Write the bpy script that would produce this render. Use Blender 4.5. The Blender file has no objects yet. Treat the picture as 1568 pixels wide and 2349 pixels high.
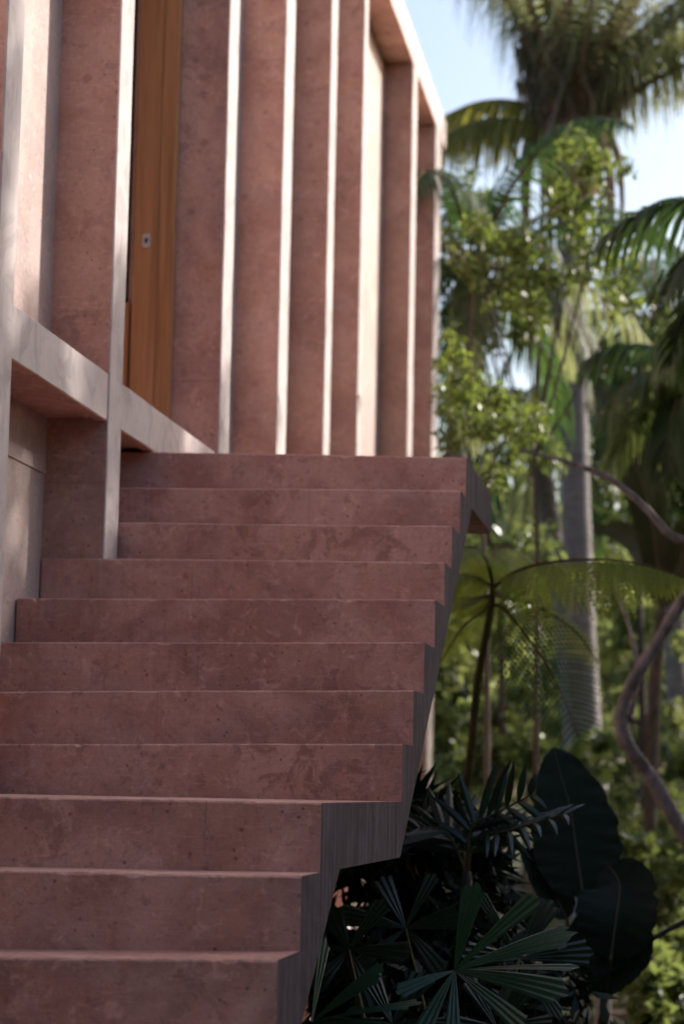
import bpy, math, random
import numpy as np
from mathutils import Vector, Matrix

random.seed(7); rng = np.random.default_rng(7)
sc = bpy.context.scene
COL = sc.collection
EYE = 1.605                      # camera height above the garden ground

# ------------------------------------------------------------------ camera
FPX = 5155.155                   # focal length measured on a 1568 px wide frame
FW = np.array([-0.15021401, 0.98100082, 0.12277269])
RT = np.array([0.98865277, 0.14890009, 0.01986099])
UP = np.array([-0.00120279, -0.12436296, 0.99223606])

def at(x, y, Y):
    """a real-world point at depth Y (metres in front of the camera) from image pixel coordinates x, y"""
    d = FW + RT*((x-784)/FPX) + UP*((1174.5-y)/FPX)
    d = d*(Y/d[1])
    return np.array([d[0], d[1], d[2]+EYE])

cam = bpy.data.cameras.new('camera')
cam.sensor_fit = 'HORIZONTAL'; cam.sensor_width = 24.0; cam.lens = FPX/1568*24
cam.clip_start = 0.1; cam.clip_end = 1500
cam.dof.use_dof = True; cam.dof.focus_distance = 6.4; cam.dof.aperture_fstop = 3.2
co = bpy.data.objects.new('camera', cam); COL.objects.link(co)
M = Matrix(((RT[0], UP[0], -FW[0], 0), (RT[1], UP[1], -FW[1], 0), (RT[2], UP[2], -FW[2], EYE), (0, 0, 0, 1)))
co.matrix_world = M
sc.camera = co

# ------------------------------------------------------------------ light
SUN = Vector((0.26, 0.20, 0.175)).normalized()
el = math.asin(SUN.z); az = math.atan2(SUN.x, SUN.y)
w = bpy.data.worlds.new('World'); sc.world = w; w.use_nodes = True
nt = w.node_tree; nt.nodes.clear()
sky = nt.nodes.new('ShaderNodeTexSky'); sky.sky_type = 'NISHITA'; sky.sun_disc = False
sky.sun_elevation = el; sky.sun_rotation = az
sky.air_density = 1.0; sky.dust_density = 3.4; sky.ozone_density = 1.0
bg = nt.nodes.new('ShaderNodeBackground'); bg.inputs[1].default_value = 0.255
out = nt.nodes.new('ShaderNodeOutputWorld')
nt.links.new(sky.outputs[0], bg.inputs[0]); nt.links.new(bg.outputs[0], out.inputs[0])
sl = bpy.data.lights.new('sun', 'SUN'); sl.energy = 7.0; sl.angle = math.radians(0.7); sl.color = (1, .93, .84)
so = bpy.data.objects.new('sun', sl); COL.objects.link(so)
so.location = (6, 6, 12); so.rotation_euler = (-SUN).to_track_quat('-Z', 'Y').to_euler()
sc.view_settings.view_transform = 'Standard'; sc.view_settings.look = 'None'
sc.view_settings.exposure = 0; sc.view_settings.gamma = 1
sc.cycles.use_denoising = True
sc.cycles.max_bounces = 8; sc.cycles.diffuse_bounces = 4; sc.cycles.glossy_bounces = 2
sc.cycles.transmission_bounces = 4; sc.cycles.transparent_max_bounces = 4
sc.cycles.sample_clamp_indirect = 6; sc.cycles.caustics_reflective = False; sc.cycles.caustics_refractive = False

# ------------------------------------------------------------------ materials
class NT:
    def __init__(s, name):
        s.m = bpy.data.materials.new(name); s.m.use_nodes = True
        s.t = s.m.node_tree; s.t.nodes.clear()
        s.out = s.n('ShaderNodeOutputMaterial')
    def n(s, kind, **kw):
        x = s.t.nodes.new(kind)
        for k, v in kw.items():
            if k in x.inputs: x.inputs[k].default_value = v
            else: setattr(x, k, v)
        return x
    def l(s, a, b): s.t.links.new(a, b)
    def pos(s, scale=(1, 1, 1)):
        g = s.n('ShaderNodeNewGeometry'); mp = s.n('ShaderNodeMapping')
        s.l(g.outputs['Position'], mp.inputs[0]); mp.inputs['Scale'].default_value = scale
        return mp.outputs[0]
    def noise(s, vec, scale, detail=5, rough=.55, dist=0):
        x = s.n('ShaderNodeTexNoise'); s.l(vec, x.inputs['Vector'])
        x.inputs['Scale'].default_value = scale; x.inputs['Detail'].default_value = detail
        x.inputs['Roughness'].default_value = rough; x.inputs['Distortion'].default_value = dist
        return x.outputs['Fac']
    def ramp(s, fac, a, b, ca=(0, 0, 0, 1), cb=(1, 1, 1, 1)):
        r = s.n('ShaderNodeValToRGB'); e = r.color_ramp.elements
        e[0].position = a; e[1].position = b; e[0].color = ca; e[1].color = cb
        s.l(fac, r.inputs[0]); return r.outputs[0]
    def mix(s, fac, a, b, mode='MIX'):
        x = s.n('ShaderNodeMix'); x.data_type = 'RGBA'; x.blend_type = mode
        for i, v in ((0, fac), (6, a), (7, b)):
            if hasattr(v, 'is_linked'): s.l(v, x.inputs[i])
            elif i == 0: x.inputs[0].default_value = v
            else: x.inputs[i].default_value = (*v[:3], 1)
        return x.outputs[2]
    def math(s, op, a, b=0.0):
        x = s.n('ShaderNodeMath'); x.operation = op
        for i, v in ((0, a), (1, b)):
            if hasattr(v, 'is_linked'): s.l(v, x.inputs[i])
            else: x.inputs[i].default_value = v
        return x.outputs[0]
    def bump(s, h, strength, dist, prev=None):
        b = s.n('ShaderNodeBump'); b.inputs['Strength'].default_value = strength; b.inputs['Distance'].default_value = dist
        s.l(h, b.inputs['Height'])
        if prev is not None: s.l(prev, b.inputs['Normal'])
        return b.outputs[0]
    def finish(s, col, rough=.8, normal=None, spec=.3):
        p = s.n('ShaderNodeBsdfPrincipled')
        if hasattr(col, 'is_linked'): s.l(col, p.inputs['Base Color'])
        else: p.inputs['Base Color'].default_value = (*col, 1)
        if hasattr(rough, 'is_linked'): s.l(rough, p.inputs['Roughness'])
        else: p.inputs['Roughness'].default_value = rough
        p.inputs['Specular IOR Level'].default_value = spec
        if normal is not None: s.l(normal, p.inputs['Normal'])
        s.l(p.outputs[0], s.out.inputs[0]); s.p = p
        return s.m

def red_concrete(name, c1, c2, c3, stain=.5, streak=(1.2, 1.2, 16), joints=None):
    k = NT(name)
    P = k.pos(); S = k.pos(streak)
    big = k.noise(P, 2.6, 6, .6, .6)
    col = k.mix(k.ramp(big, .42, .58), c1, c2)
    warm = k.noise(P, 4.3, 7, .65, .9)
    col = k.mix(k.math('MULTIPLY', k.ramp(warm, .50, .68), .55), col, c3)
    # sharp edged blotches where the trowel skin changed
    bl = k.noise(P, 7.5, 9, .68, .6)
    blm = k.math('MULTIPLY', k.ramp(bl, .525, .585), .9)
    bl2 = k.ramp(k.noise(P, 1.9, 3, .5), .46, .60)
    col = k.mix(k.math('MULTIPLY', k.math('MULTIPLY', blm, bl2), stain), col, tuple(v*.66 for v in c2))
    pale = k.ramp(k.noise(P, 15, 8, .7, 1.0), .56, .66)
    col = k.mix(k.math('MULTIPLY', pale, .45), col, tuple(min(1, v*1.4+.04) for v in c1))
    pur = k.ramp(k.noise(P, 3.1, 6, .6, .4), .5, .66)
    col = k.mix(k.math('MULTIPLY', pur, .22), col, (c1[0]*.62, c1[1]*.82, c1[2]*1.0))
    b3 = k.ramp(k.noise(P, 17, 9, .74, .2), .57, .62)
    col = k.mix(k.math('MULTIPLY', b3, stain*.55), col, tuple(v*.6 for v in c2))
    st = k.noise(S, 9, 6, .7, .3)
    col = k.mix(k.math('MULTIPLY', k.ramp(st, .48, .68), .30), col, tuple(v*.72 for v in c1))
    fine = k.noise(P, 160, 4, .7)
    col = k.mix(.28, col, k.ramp(fine, .3, .7, (.35, .35, .35, 1), (.75, .75, .75, 1)), 'OVERLAY')
    vo = k.n('ShaderNodeTexVoronoi'); vo.inputs['Scale'].default_value = 27; vo.inputs['Randomness'].default_value = 1
    k.l(P, vo.inputs['Vector'])
    pit = k.ramp(vo.outputs['Distance'], .07, .17, (1, 1, 1, 1), (0, 0, 0, 1))
    sel = k.ramp(k.noise(P, 9, 2), .48, .55)
    pitm = k.math('MULTIPLY', pit, sel)
    col = k.mix(k.math('MULTIPLY', pitm, .65), col, tuple(v*.3 for v in c2))
    if joints:
        g = k.n('ShaderNodeNewGeometry'); sp_ = k.n('ShaderNodeSeparateXYZ'); k.l(g.outputs['Position'], sp_.inputs[0])
        wv = k.math('MULTIPLY', k.math('SUBTRACT', k.noise(P, 30, 3), .5), .006)
        if joints == 'step':
            kk = k.math('FLOOR', k.math('DIVIDE', k.math('SUBTRACT', sp_.outputs['Z'], .006), .1745))
            hsh = k.math('FRACT', k.math('MULTIPLY', k.math('SINE', k.math('MULTIPLY', kk, 12.9898)), 4375.85))
            d = k.math('ABSOLUTE', k.math('ADD', k.math('ADD', sp_.outputs['X'], k.math('ADD', k.math('MULTIPLY', hsh, .75), 1.15)), wv))
            msk = k.math('MULTIPLY', k.ramp(d, .0008, .0028, (1, 1, 1, 1), (0, 0, 0, 1)), k.ramp(k.noise(P, 6, 2), .4, .6))
        else:
            v2 = k.n('ShaderNodeTexVoronoi'); v2.inputs['Scale'].default_value = 8; k.l(P, v2.inputs['Vector'])
            sp2 = k.math('MULTIPLY', k.ramp(v2.outputs['Distance'], .10, .19, (1, 1, 1, 1), (0, 0, 0, 1)), k.ramp(k.noise(P, 3.1, 2), .47, .55))
            col = k.mix(k.math('MULTIPLY', sp2, .45), col, tuple(v*.5 for v in c2))
            oi = k.n('ShaderNodeObjectInfo')
            hz = k.math('ADD', k.math('MULTIPLY', oi.outputs['Random'], 1.1), .2)
            d = k.math('ABSOLUTE', k.math('SUBTRACT', k.math('PINGPONG', k.math('ADD', k.math('SUBTRACT', sp_.outputs['Z'], hz), wv), 1.22), .0))
            msk = k.ramp(d, .002, .006, (.8, .8, .8, 1), (0, 0, 0, 1))
            tone = k.math('ADD', k.math('MULTIPLY', oi.outputs['Random'], .45), .68)
            cc = k.n('ShaderNodeCombineXYZ')
            for q in range(3): k.l(tone, cc.inputs[q])
            col = k.mix(1.0, col, cc.outputs[0], 'MULTIPLY')
        col = k.mix(k.math('MULTIPLY', msk, .45), col, tuple(v*.4 for v in c2))
    gr = k.noise(P, 48, 6, .75, .6)
    col = k.mix(k.math('MULTIPLY', k.ramp(gr, .55, .66), .5), col, tuple(v*.62 for v in c2))
    col = k.mix(k.math('MULTIPLY', k.ramp(gr, .30, .42, (1, 1, 1, 1), (0, 0, 0, 1)), .28), col, tuple(min(1, v*1.3+.05) for v in c1))
    sc2 = k.noise(k.pos((5, 5, 40)), 3.0, 6, .75, .8)
    col = k.mix(k.math('MULTIPLY', k.ramp(sc2, .56, .64), .3), col, tuple(min(1, v*1.35+.04) for v in c1))
    h = k.math('ADD', k.math('MULTIPLY', fine, .25), k.math('MULTIPLY', bl, .9))
    nrm = k.bump(h, .45, .004)
    nrm = k.bump(k.math('SUBTRACT', 1.0, pitm), .5, .003, nrm)
    return k.finish(col, k.ramp(bl, .3, .7, (.62, .62, .62, 1), (.85, .85, .85, 1)), nrm, .28)

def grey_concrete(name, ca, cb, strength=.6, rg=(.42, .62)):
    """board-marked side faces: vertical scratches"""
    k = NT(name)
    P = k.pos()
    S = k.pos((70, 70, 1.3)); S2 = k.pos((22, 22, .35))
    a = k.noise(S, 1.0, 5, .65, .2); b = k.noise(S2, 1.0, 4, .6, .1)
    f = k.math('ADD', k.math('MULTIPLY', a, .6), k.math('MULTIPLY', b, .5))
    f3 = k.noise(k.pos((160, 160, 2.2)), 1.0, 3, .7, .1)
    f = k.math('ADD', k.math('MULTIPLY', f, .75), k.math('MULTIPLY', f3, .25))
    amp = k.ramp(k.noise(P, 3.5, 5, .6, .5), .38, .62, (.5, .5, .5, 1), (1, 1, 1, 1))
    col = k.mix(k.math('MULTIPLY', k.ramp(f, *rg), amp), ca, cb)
    wash = k.ramp(k.noise(P, 2.2, 6, .65, .7), .42, .66)
    col = k.mix(k.math('MULTIPLY', wash, .22), col, tuple((a_+b_)*.5 for a_, b_ in zip(ca, cb)))
    bl = k.noise(P, 5, 7, .65, .8)
    col = k.mix(k.math('MULTIPLY', k.ramp(bl, .5, .62), .5), col, tuple(v*.7 for v in ca))
    vo = k.n('ShaderNodeTexVoronoi'); vo.inputs['Scale'].default_value = 24
    k.l(P, vo.inputs['Vector'])
    pit = k.math('MULTIPLY', k.ramp(vo.outputs['Distance'], .05, .12, (1, 1, 1, 1), (0, 0, 0, 1)), k.ramp(k.noise(P, 8, 2), .55, .6))
    col = k.mix(k.math('MULTIPLY', pit, .6), col, tuple(v*.35 for v in ca))
    nrm = k.bump(f, strength, .006)
    nrm = k.bump(k.noise(P, 120, 4, .7), .3, .002, nrm)
    return k.finish(col, .82, nrm, .25)

M_RED = red_concrete('red_concrete', (.58, .335, .275), (.41, .205, .165), (.53, .255, .165), .8, joints='step')
M_FIN = red_concrete('red_concrete_column', (.66, .40, .325), (.50, .28, .23), (.60, .32, .205), .6, (6, 6, 1.0), joints='column')
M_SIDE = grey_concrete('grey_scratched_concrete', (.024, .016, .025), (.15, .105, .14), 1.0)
M_PALE = grey_concrete('pale_board_marked_concrete', (.42, .35, .35), (.68, .60, .58), .3, (.25, .85))
M_WALL = red_concrete('pale_plaster_concrete', (.50, .385, .355), (.41, .305, .28), (.46, .335, .29), .25, (6, 6, 1))

def wood_mat():
    k = NT('door_wood')
    P = k.pos((26, 26, .9)); g = k.noise(P, 1.0, 6, .6, 1.2)
    col = k.mix(k.ramp(g, .35, .68), (.58, .30, .135), (.38, .185, .08))
    g2 = k.noise(k.pos((120, 120, 2.5)), 1.0, 4, .6, .2)
    col = k.mix(k.math('MULTIPLY', k.ramp(g2, .5, .7), .35), col, (.20, .08, .03))
    return k.finish(col, .5, k.bump(g2, .2, .001), .35)
M_WOOD = wood_mat()
k = NT('lock_metal'); M_LOCK = k.finish((.62, .58, .55), .4, None, .5)
k = NT('dark_interior'); M_DARK = k.finish((.05, .035, .03), .9)
k = NT('keyhole_black'); M_BLACK = k.finish((.015, .017, .02), .6)

def bark_mat(name, ca, cb, sc_=(8, 8, 30), bump=.6):
    k = NT(name); f = k.noise(k.pos(sc_), 1.0, 6, .65, .4)
    g = k.noise(k.pos(), 14, 5, .6)
    col = k.mix(k.ramp(f, .35, .65), ca, cb)
    col = k.mix(k.math('MULTIPLY', k.ramp(g, .5, .7), .4), col, tuple(v*.55 for v in ca))
    return k.finish(col, .85, k.bump(f, bump, .01), .2)
M_PALMBARK = bark_mat('palm_bark', (.17, .15, .15), (.28, .25, .25), (2.5, 2.5, 16))
M_BARK = bark_mat('smooth_brown_bark', (.10, .082, .078), (.25, .215, .21), (14, 14, 5), 1.0)
M_DBARK = bark_mat('dark_bark', (.05, .04, .033), (.10, .08, .066), (20, 20, 8))
M_FERNBARK = bark_mat('fern_stem_bark', (.06, .045, .015), (.12, .085, .03), (30, 30, 12))
M_PALEBARK = bark_mat('pale_bark', (.42, .36, .33), (.55, .48, .44), (8, 8, 4))
M_FIBRE = bark_mat('palm_fibre', (.16, .095, .06), (.30, .20, .14), (30, 30, 3), 1.0)

def leaf_mat(name, dark, light, trans, tf=.45, rough=.38, spec=.5):
    k = NT(name)
    a = k.n('ShaderNodeAttribute'); a.attribute_name = 'tint'
    col = k.mix(a.outputs['Fac'], dark, light)
    nz = k.noise(k.pos(), 30, 2)
    col = k.mix(k.math('MULTIPLY', nz, .25), col, tuple(v*.5 for v in dark))
    p = k.n('ShaderNodeBsdfPrincipled'); k.l(col, p.inputs['Base Color'])
    p.inputs['Roughness'].default_value = rough; p.inputs['Specular IOR Level'].default_value = spec
    t = k.n('ShaderNodeBsdfTranslucent')
    k.l(k.mix(a.outputs['Fac'], tuple(v*.6 for v in trans), trans), t.inputs[0])
    mx = k.n('ShaderNodeMixShader'); mx.inputs[0].default_value = tf
    k.l(p.outputs[0], mx.inputs[1]); k.l(t.outputs[0], mx.inputs[2]); k.l(mx.outputs[0], k.out.inputs[0])
    return k.m
L_BRIGHT = leaf_mat('bright_leaf', (.025, .05, .014), (.09, .125, .032), (.27, .35, .06), .42)
L_MID = leaf_mat('mid_leaf', (.035, .065, .018), (.075, .12, .03), (.28, .35, .09), .42)
L_DEEP = leaf_mat('deep_leaf', (.02, .045, .02), (.05, .09, .035), (.12, .22, .05), .35, .52, .3)
L_PALM = leaf_mat('palm_leaf', (.07, .085, .05), (.20, .21, .12), (.42, .46, .18), .42, .55, .3)
L_PALMY = leaf_mat('yellow_palm_leaf', (.13, .14, .03), (.24, .22, .05), (.55, .52, .10), .45, .42)
L_DRY = leaf_mat('dry_palm_leaf', (.12, .085, .055), (.25, .19, .13), (.30, .20, .10), .25, .6, .2)
L_FERN = leaf_mat('fern_leaf', (.05, .085, .018), (.10, .14, .03), (.42, .50, .06), .5, .5, .3)
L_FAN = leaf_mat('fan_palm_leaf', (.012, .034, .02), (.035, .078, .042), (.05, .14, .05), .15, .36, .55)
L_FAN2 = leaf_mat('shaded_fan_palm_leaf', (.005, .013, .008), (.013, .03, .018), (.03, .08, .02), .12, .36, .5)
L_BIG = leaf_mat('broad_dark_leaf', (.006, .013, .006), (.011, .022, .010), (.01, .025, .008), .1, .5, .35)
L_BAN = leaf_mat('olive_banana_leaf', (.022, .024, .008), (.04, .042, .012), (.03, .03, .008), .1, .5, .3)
L_FAR = leaf_mat('distant_leaf', (.025, .042, .018), (.15, .19, .07), (.50, .56, .17), .45, .28, .8)

# ------------------------------------------------------------------ object helpers
def empty(name, loc, label=None, cat=None, group=None):
    o = bpy.data.objects.new(name, None); COL.objects.link(o); o.location = tuple(loc)
    o.empty_display_size = .2
    tag(o, label, cat, group); return o
def tag(o, label=None, cat=None, group=None, kind=None):
    if label: o['label'] = label
    if cat: o['category'] = cat
    if group: o['group'] = group
    if kind: o['kind'] = kind
    return o
def rootloc(p):
    v = Vector((0, 0, 0))
    while p is not None: v += p.location; p = p.parent
    return v
def obj(name, V, F, mats, parent=None, matidx=None, tint=None, smooth=False):
    V = np.asarray(V, dtype=np.float64)
    if parent is not None: V = V-np.array(rootloc(parent))
    me = bpy.data.meshes.new(name)
    if isinstance(F, np.ndarray):
        n, kk = F.shape
        me.vertices.add(len(V)); me.vertices.foreach_set('co', V.astype(np.float32).ravel())
        me.loops.add(n*kk); me.loops.foreach_set('vertex_index', F.astype(np.int32).ravel())
        me.polygons.add(n); me.polygons.foreach_set('loop_start', np.arange(0, n*kk, kk, dtype=np.int32))
        me.polygons.foreach_set('loop_total', np.full(n, kk, dtype=np.int32))
        me.update(calc_edges=True)
    else:
        me.from_pydata([tuple(v) for v in V], [], [tuple(f) for f in F]); me.update()
    if not isinstance(mats, (list, tuple)): mats = [mats]
    for m in mats: me.materials.append(m)
    if matidx is not None: me.polygons.foreach_set('material_index', np.asarray(matidx, dtype=np.int32))
    if tint is not None:
        a = me.attributes.new('tint', 'FLOAT', 'FACE'); a.data.foreach_set('value', np.asarray(tint, dtype=np.float32))
    if smooth: me.polygons.foreach_set('use_smooth', np.ones(len(me.polygons), dtype=bool))
    o = bpy.data.objects.new(name, me); COL.objects.link(o)
    if parent is not None: o.parent = parent
    return o

def prism(section, axis, stations, jit=0.0, shift=None, jitmask=None, skipcap=False):
    """closed section (2D points, the two axes other than `axis` in xyz order) swept along stations.
       faces: sides tagged 0, caps tagged 1"""
    n = len(section); V = []; F = []; T = []
    oth = [i for i in range(3) if i != axis]
    for si, s in enumerate(stations):
        for j, (a, b) in enumerate(section):
            p = [0, 0, 0]; p[axis] = s; p[oth[0]] = a; p[oth[1]] = b
            if shift is not None and shift[0](j): p[2] += shift[1](s)
            if jit and (jitmask is None or jitmask[j]) :
                p[oth[0]] += random.gauss(0, jit); p[oth[1]] += random.gauss(0, jit)
            V.append(p)
    for si in range(len(stations)-1):
        for j in range(n):
            a = si*n+j; b = si*n+(j+1) % n
            F.append((a, b, b+n, a+n)); T.append(0)
    F.append(tuple(range(n))); T.append(1)
    F.append(tuple(reversed([len(V)-n+i for i in range(n)]))); T.append(1)
    return V, F, T
def fix_normals(o):
    import bmesh
    bm = bmesh.new(); bm.from_mesh(o.data); bmesh.ops.recalc_face_normals(bm, faces=bm.faces); bm.to_mesh(o.data); bm.free()
def bevel(o, wd=.006, seg=1):
    m = o.modifiers.new('bevel', 'BEVEL'); m.width = wd; m.segments = seg; m.limit_method = 'ANGLE'; m.angle_limit = math.radians(45)
def by_normal(o, fn):
    for p in o.data.polygons: p.material_index = fn(p.normal)

def tube(pts, rad, sides=10, wob=0.0):
    pts = np.asarray(pts, float); n = len(pts); rad = np.asarray(rad, float)
    V = []; F = []
    tng = np.gradient(pts, axis=0); ref = np.array([1.0, 0, 0])
    for i in range(n):
        t = tng[i]/np.linalg.norm(tng[i]); a = np.cross(t, ref)
        if np.linalg.norm(a) < .1: a = np.cross(t, [0, 1, 0])
        a /= np.linalg.norm(a); b = np.cross(t, a)
        for k_ in range(sides):
            th = 2*math.pi*k_/sides; r = rad[i]*(1+random.gauss(0, wob))
            V.append(pts[i]+r*(math.cos(th)*a+math.sin(th)*b))
    for i in range(n-1):
        for k_ in range(sides):
            a = i*sides+k_; b = i*sides+(k_+1) % sides; F.append((a, b, b+sides, a+sides))
    F.append(tuple(range(sides))); F.append(tuple(range((n-1)*sides, n*sides)))
    return V, F
def spline(P, n):
    """Catmull-Rom through control points"""
    P = np.asarray(P, float); Q = np.vstack([2*P[0]-P[1], P, 2*P[-1]-P[-2]]); outp = []
    m = len(P)-1
    for i in range(n):
        u = i/(n-1)*m; s = min(int(u), m-1); t = u-s
        p0, p1, p2, p3 = Q[s:s+4]
        outp.append(.5*((2*p1)+(-p0+p2)*t+(2*p0-5*p1+4*p2-p3)*t*t+(-p0+3*p1-3*p2+p3)*t**3))
    return np.array(outp)

# leaves --------------------------------------------------------
def rand_unit(n):
    v = rng.normal(size=(n, 3)); return v/np.linalg.norm(v, axis=1)[:, None]
def leaves(C, size, up=.6, aspect=.5, droop=.3):
    """C: n x 3 leaf positions; diamond leaves with a fold. returns V,F(quads),n"""
    n = len(C)
    s = size*(.65+.7*rng.random(n))[:, None]
    d = rand_unit(n); d[:, 2] -= droop; d /= np.linalg.norm(d, axis=1)[:, None]
    nn = rand_unit(n); nn[:, 2] += up; sd = np.cross(d, nn); sd /= (np.linalg.norm(sd, axis=1)[:, None]+1e-9)
    nn = np.cross(sd, d)
    base = C; tip = C+d*s; mid = C+d*s*.45
    l = mid+sd*s*aspect*.5+nn*s*.07; r = mid-sd*s*aspect*.5+nn*s*.07
    V = np.stack([base, l, tip, r], axis=1).reshape(-1, 3)
    F = np.arange(4*n).reshape(n, 4)
    return V, F
def cloud(clumps, per, size, **kw):
    """clumps: list of (center, radius(3) , weight)"""
    Cs = []
    for c, r, wt in clumps:
        n = max(6, int(per*wt)); u = rand_unit(n)*(rng.random(n)**.45)[:, None]
        Cs.append(np.asarray(c)+u*np.asarray(r))
    C = np.vstack(Cs); V, F = leaves(C, size, **kw)
    tint = np.concatenate([np.clip(rng.normal(rng.random(), .22, max(6, int(per*wt))), 0, 1) for c, r, wt in clumps])
    return V, F, tint

# ================================================================== HOUSE
HS = 1.0154
XF, XW = -2.145*HS, -2.418
ZB0, ZB1 = 1.365*HS+EYE, 1.548*HS+EYE        # floor slab
ZR0, ZR1 = 5.80*HS+EYE, 6.06*HS+EYE          # roof slab
house = empty('house', (-4.5, 12, 0), 'pink concrete house with tall vertical fins, a floor beam and a thin flat roof', 'house')
FINS = [(5.15, 5.36), (6.72, 6.905), (8.145, 8.345), (10.17, 10.395), (11.66, 11.93), (13.21, 13.44), (14.60, 14.77), (17.33, 17.62), (19.02, 19.46)]
FINS = [(a*HS, b*HS) for a, b in FINS]
def fin(y0, y1):
    st = list(np.arange(0, ZR0, .18))+[ZR0-.001]
    V, F, T = prism([(XF, y0), (XF, y1), (XW-.02, y1), (XW-.02, y0)], 2, st, .0007)
    o = obj('column', V, F, [M_FIN, M_PALE], house); fix_normals(o)
    by_normal(o, lambda n: 1 if n.x > .7 else 0); bevel(o, .005, 1); return o
for a, b in FINS: fin(a, b)
# floor beam: sits 3 mm proud of nothing; its outer face is flush-cut 2 mm inside the fins
def slab(name, z0, z1, y0, y1, xo, groove=True):
    st = list(np.arange(y0, y1, .16))+[y1]
    xi = -6.5
    sec = [(xo, z0), (xo, z1), (xi, z1), (xi, z0+.014), (xo-.045, z0+.014), (xo-.045, z0)]
    V, F, T = prism(sec, 1, st, .0009, jitmask=[1, 1, 0, 0, 0, 0])
    o = obj(name, V, F, [M_FIN, M_PALE], house); fix_normals(o)
    by_normal(o, lambda n: 1 if n.x > .7 else 0); bevel(o, .005, 1); return o
slab('floor_beam', ZB0, ZB1, 3.0, 19.6*HS, XF-.007)
slab('roof', ZR0, ZR1, 3.0, 19.80*HS, XF+.003)
def box(name, x0, x1, y0, y1, z0, z1, mat, parent, bev=0):
    V = [(x, y, z) for x in (x0, x1) for y in (y0, y1) for z in (z0, z1)]
    F = [(0, 1, 3, 2), (4, 6, 7, 5), (0, 4, 5, 1), (2, 3, 7, 6), (0, 2, 6, 4), (1, 5, 7, 3)]
    o = obj(name, V, F, mat, parent)
    if bev: bevel(o, bev, 2)
    return o
OP0, OP1 = 8.36*HS, 10.16*HS
# upper walls on each side of the door opening, lower wall below the floor
def wall(y0, y1, z0, z1):
    st = list(np.arange(y0, y1, .25))+[y1]
    V, F, T = prism([(XW, z0), (XW, z1), (XW-.22, z1), (XW-.22, z0)], 1, st, 0)
    o = obj('wall', V, F, M_WALL, house); fix_normals(o); return o
wall(3.0, OP0, ZB1-.01, ZR0+.02); wall(OP1, 19.45*HS, ZB1-.01, ZR0+.02)
wall(3.0, 19.45*HS, 1.163*HS+EYE, ZB0+.03)
V, F, T = prism([(XW-.006, 0), (XW-.006, 1.160*HS+EYE), (XW-.22, 1.160*HS+EYE), (XW-.22, 0)], 1, [3.0, 19.45*HS], 0)
o = obj('lower_wall', V, F, M_WALL, house); fix_normals(o)
box('end_wall', -6.4, XW-.22, 19.4, 19.7, 0, ZR0+.01, M_FIN, house)
box('front_wall', -6.4, XW-.22, 3.02, 3.22, 0, ZR0+.01, M_FIN, house)
box('rear_wall', -6.4, -6.2, 3.22, 19.4, 0, ZR0+.01, M_FIN, house)
box('dark_room_backing', -6.2, XW-.22, 10.6, 10.75, ZB1+.001, ZR0+.01, M_DARK, house)  # near-black sheet standing in for the unlit room behind the door gap
# the door: a thick oiled leaf standing open against its casing, seen from its lock edge
door = empty('door', (-.0, 0, 0)); door.parent = house; door.location = Vector((-2.47, 10.1, ZB1))-house.location
door.name = 'door'
DZ1 = ZR0-.01
box('door_leaf', -2.562*HS, -2.447*HS, 10.085*HS, 10.135*HS, ZB1+.006, DZ1, M_WOOD, door, .003)
box('door_casing', -2.4455*HS, -2.372*HS, 10.09*HS, 10.15*HS, ZB1+.003, DZ1, M_WOOD, door, .003)
box('threshold_panel', -2.66*HS, -2.582*HS, 10.12*HS, 10.15*HS, ZB1+.003, 2.262*HS+EYE, M_WOOD, door, .003)
lk = at(336, 552, 10.24)
def lockplate():
    cx, cz = lk[0], lk[2]; wd, hh, r = .019, .033, .009
    pts = []
    for (sx, sz, a0) in ((1, 1, 0), (-1, 1, 90), (-1, -1, 180), (1, -1, 270)):
        for k_ in range(5):
            a = math.radians(a0+k_*22.5); pts.append((cx+sx*(wd-r)+r*math.cos(a), cz+sz*(hh-r)+r*math.sin(a)))
    V, F, T = prism(pts, 1, [10.233, 10.242]); o = obj('lock_plate', V, F, M_LOCK, door); fix_normals(o)
    V, F, T = prism([(cx-.007, cz-.012), (cx+.007, cz-.012), (cx+.007, cz+.012), (cx-.007, cz+.012)], 1, [10.2305, 10.2335])
    o = obj('keyhole', V, F, M_BLACK, door); fix_normals(o)
lockplate()

# ================================================================== STAIRCASE
XR = -.875
NOSE = {-2: (4.916, -.372, -.387, -1.502), -1: (5.205, -.201, -.206, -1.598), 0: (5.479, -.033, -.034, -1.69),
        1: (7.070, .148, .126, -2.189), 2: (7.345, .330, .307, -2.279), 3: (7.636, .507, .492, -2.364), 4: (7.953, .681, .675, -2.415),
        5: (8.254, .846, .855, -2.384), 6: (8.500, 1.010, 1.021, -2.167), 7: (8.806, 1.189, 1.201, -2.259), 8: (9.027, 1.355, 1.380, -2.146)}
for n in range(-3, -9, -1): NOSE[n] = (5.479+.2815*n, -.033+.1748*n, -.033+.1748*n, -2.0)
def zr(n): return NOSE[n][1]
def slope(n): return (NOSE[n][2]-NOSE[n][1])/(NOSE[n][3]-XR)
stairs = empty('staircase', (-1.6, 6.2, 0), 'red-pink concrete staircase with a landing halfway and a cantilevered top landing', 'staircase')
def soffit(y):
    if y <= 5.80: return max(-.203+(y-5.80)*.617, -EYE)
    if y <= 7.06: return -.206
    return min(-.206+(y-7.06)*.617, 1.182)
STN = [XR]+list(np.arange(XR-.014, XW+.012, -.014))+[XW+.001]
order = sorted(NOSE)
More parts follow.
